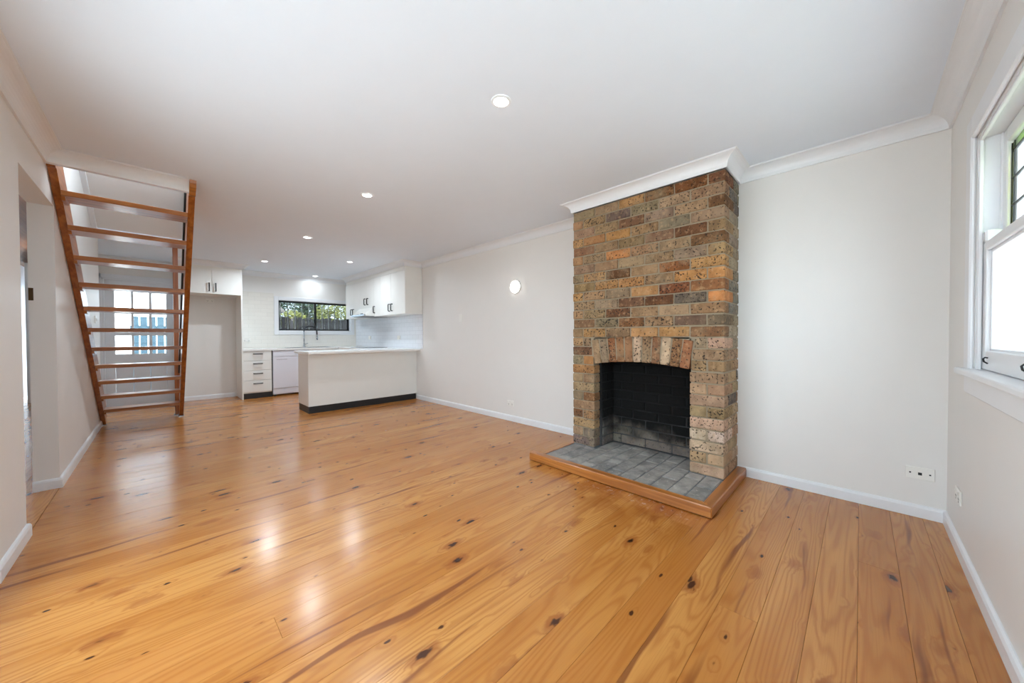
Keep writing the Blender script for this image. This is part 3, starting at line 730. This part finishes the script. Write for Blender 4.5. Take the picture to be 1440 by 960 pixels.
# base units hidden behind the peninsula
bu = thing('base_cabinet', 'white sink base cabinet beside the dishwasher', 'cabinet', (2.4, 8.1, 0))
box('body', 2.11, 2.66, 7.84, YE - .001, .10, .70, 'cabinet_white', bu); box('top_rail', 2.11, 2.66, 7.84, 7.86, .70, .868, 'cabinet_white', bu); box('kickboard', 2.11, 2.66, 7.86, 7.875, 0, .10, 'kick_black', bu)
for a, b in ((2.112, 2.383), (2.387, 2.658)): box('door', a, b, 7.82, 7.839, .105, .866, 'cabinet_white', bu, .0015)
b2 = thing('base_cabinet', 'white base cabinet under the cooktop', 'cabinet', (2.96, 7.2, 0))
box('body', 2.68, XR - .001, 6.30, 7.80, .10, .868, 'cabinet_white', b2); box('kickboard', 2.70, 2.715, 6.30, 7.80, 0, .10, 'kick_black', b2)
for a, b in ((6.302, 6.80), (6.804, 7.30), (7.304, 7.798)): box('door', 2.66, 2.679, a, b, .105, .866, 'cabinet_white', b2, .0015)
# peninsula
PY0, PY1, PXL = 5.665, 6.18, 1.515
pn = thing('peninsula_cabinet', 'white panelled peninsula unit with black kickboard', 'cabinet', (2.4, 5.9, 0))
box('front_panel', PXL, XR - .001, PY0, PY0 + .018, .102, .866, 'cabinet_white', pn, .001)
box('end_panel', PXL, PXL + .018, PY0 + .019, PY1, .102, .866, 'cabinet_white', pn, .001)
box('body', PXL + .019, XR - .001, PY0 + .019, PY1, .102, .866, 'cabinet_white', pn)
box('kickboard', PXL + .004, XR - .02, PY0 + .006, PY1 - .01, .0, .101, 'kick_black', pn)
# worktops
tag(box('worktop', PXL - .03, XR - .001, 5.525, 6.28, .868, .902, 'bench_white', None, .005, 2), 'white peninsula worktop overhanging the panelled unit', 'worktop')
tag(box('worktop', 2.655, XR - .001, 6.282, YE - .001, .869, .902, 'bench_white', None, .004, 2), 'white worktop along the tiled wall under the rangehood', 'worktop')
wt = tag(boxes('worktop', [(1.053, 2.13, 7.80, YE - .001, .869, .902), (2.60, 2.653, 7.80, YE - .001, .869, .902), (2.13, 2.60, 7.80, 7.90, .869, .902), (2.13, 2.60, 8.27, YE - .001, .869, .902)], 'bench_white'), 'white worktop holding the sink below the kitchen window', 'worktop')
sk = thing('sink', 'stainless steel inset sink below the kitchen window', 'sink', (2.365, 8.08, .75))
boxes('bowl', [(2.135, 2.145, 7.905, 8.265, .72, .904), (2.585, 2.595, 7.905, 8.265, .72, .904), (2.145, 2.585, 7.905, 7.915, .72, .904), (2.145, 2.585, 8.255, 8.265, .72, .904), (2.135, 2.595, 7.905, 8.265, .715, .722)], 'steel', sk)
boxes('rim', [(2.115, 2.137, 7.885, 8.285, .9025, .907), (2.593, 2.62, 7.885, 8.285, .9025, .907), (2.137, 2.593, 7.885, 7.907, .9025, .907), (2.137, 2.593, 8.263, 8.285, .9025, .907)], 'steel', sk)
db = thing('draining_board', 'stainless steel draining board left of the kitchen sink', 'draining board', (1.92, 8.08, .9025))
box('tray', 1.74, 2.113, 7.90, 8.27, .9025, .906, 'steel', db, .001)
for q in range(7): box('rib', 1.77, 2.09, 7.94 + q * .045, 7.95 + q * .045, .906, .909, 'steel', db)
tp = thing('kitchen_tap', 'tall chrome spring-neck tap arching over the sink', 'tap', (2.155, 8.325, .903))
ty = 8.325
lathe('base', [(0, 0), (.030, 0), (.030, .012), (.022, .022), (.020, .07), (.017, .075), (0, .075)], 'chrome', tp, (2.155, ty, .903), 'z', 18)
tube('column', [(2.155, ty, .97), (2.155, ty, 1.24)], .011, 'chrome', tp, 12)
arcp = [(2.155, ty, 1.24)] + [(2.275 - .12 * math.cos(a * PI / 12), ty - .03 * a / 12, 1.24 + .11 * math.sin(a * PI / 12)) for a in range(1, 13)] + [(2.397, ty - .03, 1.17)]
tube('spring_hose', arcp, .013, 'rail_black', tp, 10)
lathe('spray_head', [(0, 0), (.018, 0), (.020, .05), (.014, .10), (.012, .12), (0, .12)], 'chrome', tp, (2.397, ty - .03, 1.055), 'z', 16)
tube('lever', [(2.175, ty, .965), (2.225, ty - .01, .985)], .006, 'chrome', tp, 8)
ck = thing('cooktop', 'black glass cooktop set in the worktop', 'cooktop', (2.96, 7.0, .902))
box('glass_top', 2.72, 3.20, 6.68, 7.28, .9025, .909, 'cooktop_glass', ck, .002)
for a, b in ((2.84, 6.83), (2.84, 7.13), (3.06, 6.83), (3.06, 7.13)): lathe('cooking_zone', [(.07, 0), (.072, .0006), (.078, .0006), (.080, 0)], 'plastic_grey', ck, (a, b, .909), 'z', 24)
# splashbacks
sb = tag(box('tiled_splashback', XR - .009, XR - .0005, 5.445, YE - .002, .9022, 1.512, 'tile_right', None), 'glossy white subway-tiled splashback behind the cooktop', 'splashback')
tag(boxes('tiled_splashback', [(1.051, KX0 - A - .001, YE - .008, YE - .0005, .9022, 2.0), (KX0 - A - .001, XR - .010, YE - .008, YE - .0005, .9022, KZ0 - A - .001), (KX1 + A + .001, XR - .010, YE - .008, YE - .0005, KZ0 - A - .001, 2.0)], 'tile_back'), 'cream subway-tiled splashback around the kitchen window', 'splashback')
# wall cupboards
def cupboard(lb, y0, y1, doors, z0=1.512):
    t = thing('wall_cupboard', lb, 'cupboard', (3.1, (y0 + y1) / 2, z0), 'wall cupboards on the right kitchen wall')
    box('body', CX + .019, XR - .0105, y0, y1 - .001, z0, 2.25, 'cabinet_white', t)
    for a, b, h in doors:
        dr = box('door', CX, CX + .018, a + .0015, b - .0015, z0 - .004, 2.238, 'cabinet_white', t, .0015)
        if h: bar_handle(dr, (CX, h, z0 + .065), (CX, h, z0 + .185), (-.032, 0, 0), .009)
    return t
cupboard('white two-door wall cupboard nearest the living room', 5.462, 6.385, [(5.462, 5.955, 5.905), (5.955, 6.385, 6.005)])
cupboard('narrow white single-door wall cupboard right of the rangehood', 6.386, 6.66, [(6.386, 6.66, 6.625)])
cupboard('short white two-door wall cupboard above the rangehood', 6.661, 7.32, [(6.661, 6.99, 6.925), (6.99, 7.32, 7.055)], 1.69)
cupboard('white two-door wall cupboard beside the kitchen window', 7.321, 8.10, [(7.321, 7.70, 7.645), (7.70, 8.10, 7.755)])
tag(box('end_panel', CX + .0, XR - .0105, 5.455 - .008, 5.461, 1.508, 2.26, 'cabinet_white', None, .001), 'white end panel closing the wall cupboards', 'panel')
tag(box('filler_strip', CX + .008, XR - .01, 5.464, 8.10, 2.2505, 2.33, 'cabinet_white', None), 'white filler strip between wall cupboards and cornice', 'filler')
rh = thing('rangehood', 'white slide-out rangehood under the short cupboard', 'rangehood', (3.0, 6.99, 1.5))
prism('canopy', [(XR - .011, 1.52), (XR - .011, 1.685), (CX + .02, 1.685), (CX - .02, 1.68), (2.765, 1.548), (2.765, 1.52)], 'y', 6.665, 7.318, 'plastic_white', rh)
box('front_rail', 2.735, 2.764, 6.664, 7.319, 1.512, 1.550, 'steel', rh, .003)
box('filter', 2.78, 3.22, 6.70, 7.28, 1.508, 1.5195, 'plastic_grey', rh)
box('switch_panel', 2.758, 2.766, 6.78, 6.88, 1.552, 1.57, 'kick_black', rh)
# ================================================================== SMALL WALL FITTINGS
def rot_to(o, axis): return o
def plate(name, label, cat, c, axis, w, h, holes=(), rockers=(), group=None):
    """wall plate centred at c facing `axis` ('-x','+x','-y','+y')"""
    t = thing(name, label, cat, c, group)
    s = {'-x': (-1, 0), '+x': (1, 0), '-y': (0, -1), '+y': (0, 1)}[axis]
    def bx(nm, u0, u1, v0, v1, d0, d1, mat, bev=0):
        if s[0]: xa, xb = sorted((c[0] + s[0] * d0, c[0] + s[0] * d1)); return box(nm, xa, xb, c[1] + u0, c[1] + u1, c[2] + v0, c[2] + v1, mat, t, bev)
        ya, yb = sorted((c[1] + s[1] * d0, c[1] + s[1] * d1)); return box(nm, c[0] + u0, c[0] + u1, ya, yb, c[2] + v0, c[2] + v1, mat, t, bev)
    bx('cover_plate', -w / 2, w / 2, -h / 2, h / 2, .0005, .009, 'plastic_white', .0025)
    for u, v, a, b in holes: bx('socket_hole', u - a / 2, u + a / 2, v - b / 2, v + b / 2, .0085, .0096, 'hole_black')
    for u, v, a, b in rockers: bx('rocker', u - a / 2, u + a / 2, v - b / 2, v + b / 2, .0085, .013, 'plastic_white', .0015)
    return t
pins = lambda u: [(u, -.022, .004, .011), (u - .008, -.008, .004, .009), (u + .008, -.008, .004, .009)]
dbl = dict(holes=pins(-.032) + pins(.032), rockers=[(-.032, .018, .012, .018), (.032, .018, .012, .018)])
plate('antenna_outlet', 'cream wall outlet with three sockets right of the fireplace', 'outlet', (XR, -.262, .268), '-x', .118, .073, holes=[(0, -.002, .016, .016), (.040, .0, .008, .008), (-.040, 0, .008, .008)])
plate('power_outlet', 'white double power outlet low on the wall left of the fireplace', 'outlet', (XR, 3.272, .232), '-x', .118, .073, **dbl)
plate('light_switch', 'white light switch on the wall between lamp and kitchen', 'switch', (XR, 4.352, 1.395), '-x', .075, .118, rockers=[(0, .02, .014, .022), (0, -.02, .014, .022)])
plate('power_outlet', 'white power outlet low on the wall under the sash window', 'outlet', (2.888, YN, .285), '+y', .118, .073, **dbl)
plate('power_outlet', 'white double power outlet above the drawer unit', 'outlet', (1.19, YE - .008, 1.065), '-y', .118, .073, **dbl)
plate('power_outlet', 'white double power outlet high inside the fridge recess', 'outlet', (.66, YE, 1.79), '-y', .118, .073, **dbl)
plate('power_outlet', 'white power outlet on tiles right of the cooktop', 'outlet', (XR - .009, 6.30, 1.10), '-x', .118, .073, **dbl)
plate('power_outlet', 'white power outlet on tiles left of the cooktop', 'outlet', (XR - .009, 7.62, 1.10), '-x', .118, .073, **dbl)
plate('light_switch', 'white light switch panel on the wall seen through the stair treads', 'switch', (XL, 6.50, 1.335), '+x', .12, .09, rockers=[(-.03, 0, .016, .03), (.03, 0, .016, .03)])

# ---- lamps
for (x, y), gain, lb in zip(((1.335, 1.404), (1.345, 3.18), (1.36, 5.06), (1.27, 7.13), (2.315, 6.20), (2.328, 8.14)), (.3, .45, .65, .95, .62, .18),
                      ('recessed ceiling downlight nearest the fireplace', 'recessed ceiling downlight second nearest along the living room', 'recessed ceiling downlight over the end of the living room', 'recessed ceiling downlight in front of the fridge recess', 'recessed ceiling downlight over the peninsula worktop', 'recessed ceiling downlight above the kitchen window')):
    t = thing('downlight', lb, 'downlight', (x, y, ZC), 'recessed ceiling downlights')
    lathe('trim_ring', [(.041, -.001), (.041, -.006), (.052, -.004), (.055, -.0005)], 'trim_white', t, (x, y, ZC), 'z', 28)
    lathe('lens', [(0, -.0035), (.041, -.0035), (.041, -.001), (0, -.001)], 'lamp_glow', t, (x, y, ZC), 'z', 28)
    l = bpy.data.lights.new('downlight_bulb', 'AREA'); l.shape = 'DISK'; l.size = .08; l.energy = LAMP_W * gain; l.color = LAMP_COL; l.spread = math.radians(168)
    lo = bpy.data.objects.new('downlight_bulb', l); COL.objects.link(lo); lo.location = (x, y, ZC - .010); lo.parent = t; lo.matrix_parent_inverse = Matrix.Translation((x, y, ZC)).inverted()
wl = thing('wall_lamp', 'round glowing white wall lamp left of the fireplace', 'lamp', (XR, 3.165, 1.752))
lathe('back_plate', [(0, -.001), (.088, -.001), (.088, -.016), (.080, -.018)], 'plastic_white', wl, (XR, 3.165, 1.752), 'x', 32)
lathe('diffuser', [(.080, -.016), (.078, -.032), (.066, -.046), (.04, -.056), (0, -.060)], 'wall_lamp_glow', wl, (XR, 3.165, 1.752), 'x', 32)

# ================================================================== OUTDOORS
st(box('ground', -30, 30, -30, 40, -.5, -.28, 'concrete'), 'pale concrete ground outside', 'ground')  # pale patio surface added to bounce sunlight up onto the ceiling
fe = thing('paling_fence', 'dark grey paling fence outside the kitchen window', 'fence', (3.6, 11.0, -.28))
fx = 1.35; rf = random.Random(5)
while fx < 6.4:
    h = 1.64 + rf.uniform(-.03, .03)
    box('paling', fx, fx + .085, 11.0 + rf.uniform(-.01, .01), 11.02, -.27, h, rf.choice(('fence_grey', 'fence_grey', 'fence_pale')), fe); fx += .097
for zz in (.1, 1.25): box('rail', 1.35, 6.45, 11.022, 11.06, zz, zz + .08, 'fence_grey', fe)
def shrub(name, lb, c, rad, n, mat, leaf, seed):
    t = thing(name, lb, 'shrub', (c[0], c[1], -.28)); r = random.Random(seed); bm = bmesh.new()
    for i in range(n):
        while True:
            q = Vector((r.uniform(-1, 1), r.uniform(-1, 1), r.uniform(-1, 1)))
            if .35 < q.length < 1: break
        pc = Vector((c[0] + q.x * rad[0], c[1] + q.y * rad[1], c[2] + q.z * rad[2]))
        a = Vector((r.gauss(0, 1), r.gauss(0, 1), r.gauss(0, .6))).normalized(); b = a.orthogonal().normalized()
        L, Wd = leaf * r.uniform(.6, 1.3), leaf * r.uniform(.25, .4)
        vs_ = [bm.verts.new(pc - a * L), bm.verts.new(pc + b * Wd), bm.verts.new(pc + a * L), bm.verts.new(pc - b * Wd)]
        bm.faces.new(vs_)
    me = bpy.data.meshes.new('foliage'); bm.to_mesh(me); bm.free()
    f = finish('foliage', me, mat, t); f['kind'] = 'stuff'
    for i in range(4):
        q = (r.uniform(-.5, .5) * rad[0], r.uniform(-.5, .5) * rad[1])
        tube('stem', [(c[0], c[1], -.28), (c[0] + q[0] * .5, c[1] + q[1] * .5, c[2] - rad[2] * .6), (c[0] + q[0], c[1] + q[1], c[2] + rad[2] * .4)], [.05, .035, .015], 'bark', t, 7)
    return t
shrub('leafy_shrub', 'bright yellow-green shrub behind the fence on the right', (4.05, 11.9, 1.75), (.72, .5, .55), 1500, 'leaf_light', .07, 1)
shrub('leafy_shrub', 'pale yellow shrub behind the fence in the middle of the kitchen window', (2.75, 11.75, 1.55), (.42, .4, .35), 700, 'leaf_light', .07, 2)
shrub('leafy_shrub', 'dark green bush behind the fence at the middle of the kitchen window', (3.6, 13.2, 1.9), (.55, .5, .6), 1400, 'leaf_dark', .08, 3)
shrub('leafy_tree', 'dark green tree above the neighbouring roof outside the kitchen window', (3.4, 17.6, 3.0), (1.3, .9, 1.0), 1800, 'leaf_dark', .10, 4)
nh = thing('neighbour_house', 'white neighbouring outbuilding outside the kitchen window', 'building', (2.2, 15, -.28))
box('wall', 1.2, 2.9, 13.9, 16, -.28, 1.95, 'render_white', nh); prism('roof', [(13.6, 1.95), (16.3, 1.95), (14.95, 2.4)], 'x', 1.1, 3.0, 'roof_tile', nh)
# seen through the rear door
ga = thing('slatted_gate', 'blue-grey slatted gate outside the rear door', 'gate', (.3, 10.7, -.28))
for i in range(14): box('slat', -.40 + i * .125, -.40 + i * .125 + .105, 10.7, 10.72, -.25, 1.56, 'gate_blue', ga)
for zz in (.15, 1.3): box('rail', -.42, 1.36, 10.722, 10.76, zz, zz + .07, 'gate_blue', ga)
tag(box('side_wall', -1.6, -.425, 10.1, 10.3, -.28, 3.0, 'render_white'), 'white rendered wall outside the rear door', 'wall')
# veranda outside the front window
vp = thing('veranda', 'white painted veranda frame outside the sash window', 'veranda', (3.4, -2.4, -.28))
for xx in (2.9, 4.9, 7.2): box('post', xx, xx + .10, -1.75, -1.65, -.28, 2.80, 'trim_white', vp, .004)
box('roof', -.9, 9.0, -1.98, -.53, 3.0, 3.06, 'trim_white', vp)  # unseen roof added to keep direct sun out of the front window
box('beam', .0, 9.0, -1.77, -1.63, 2.80, 3.0, 'trim_white', vp); 
for i in range(30): box('baluster', 2.95 + i * .14, 2.98 + i * .14, -1.72, -1.69, .0, .72, 'trim_white', vp)
box('rail', 2.9, 7.2, -1.735, -1.665, .72, .78, 'trim_white', vp)
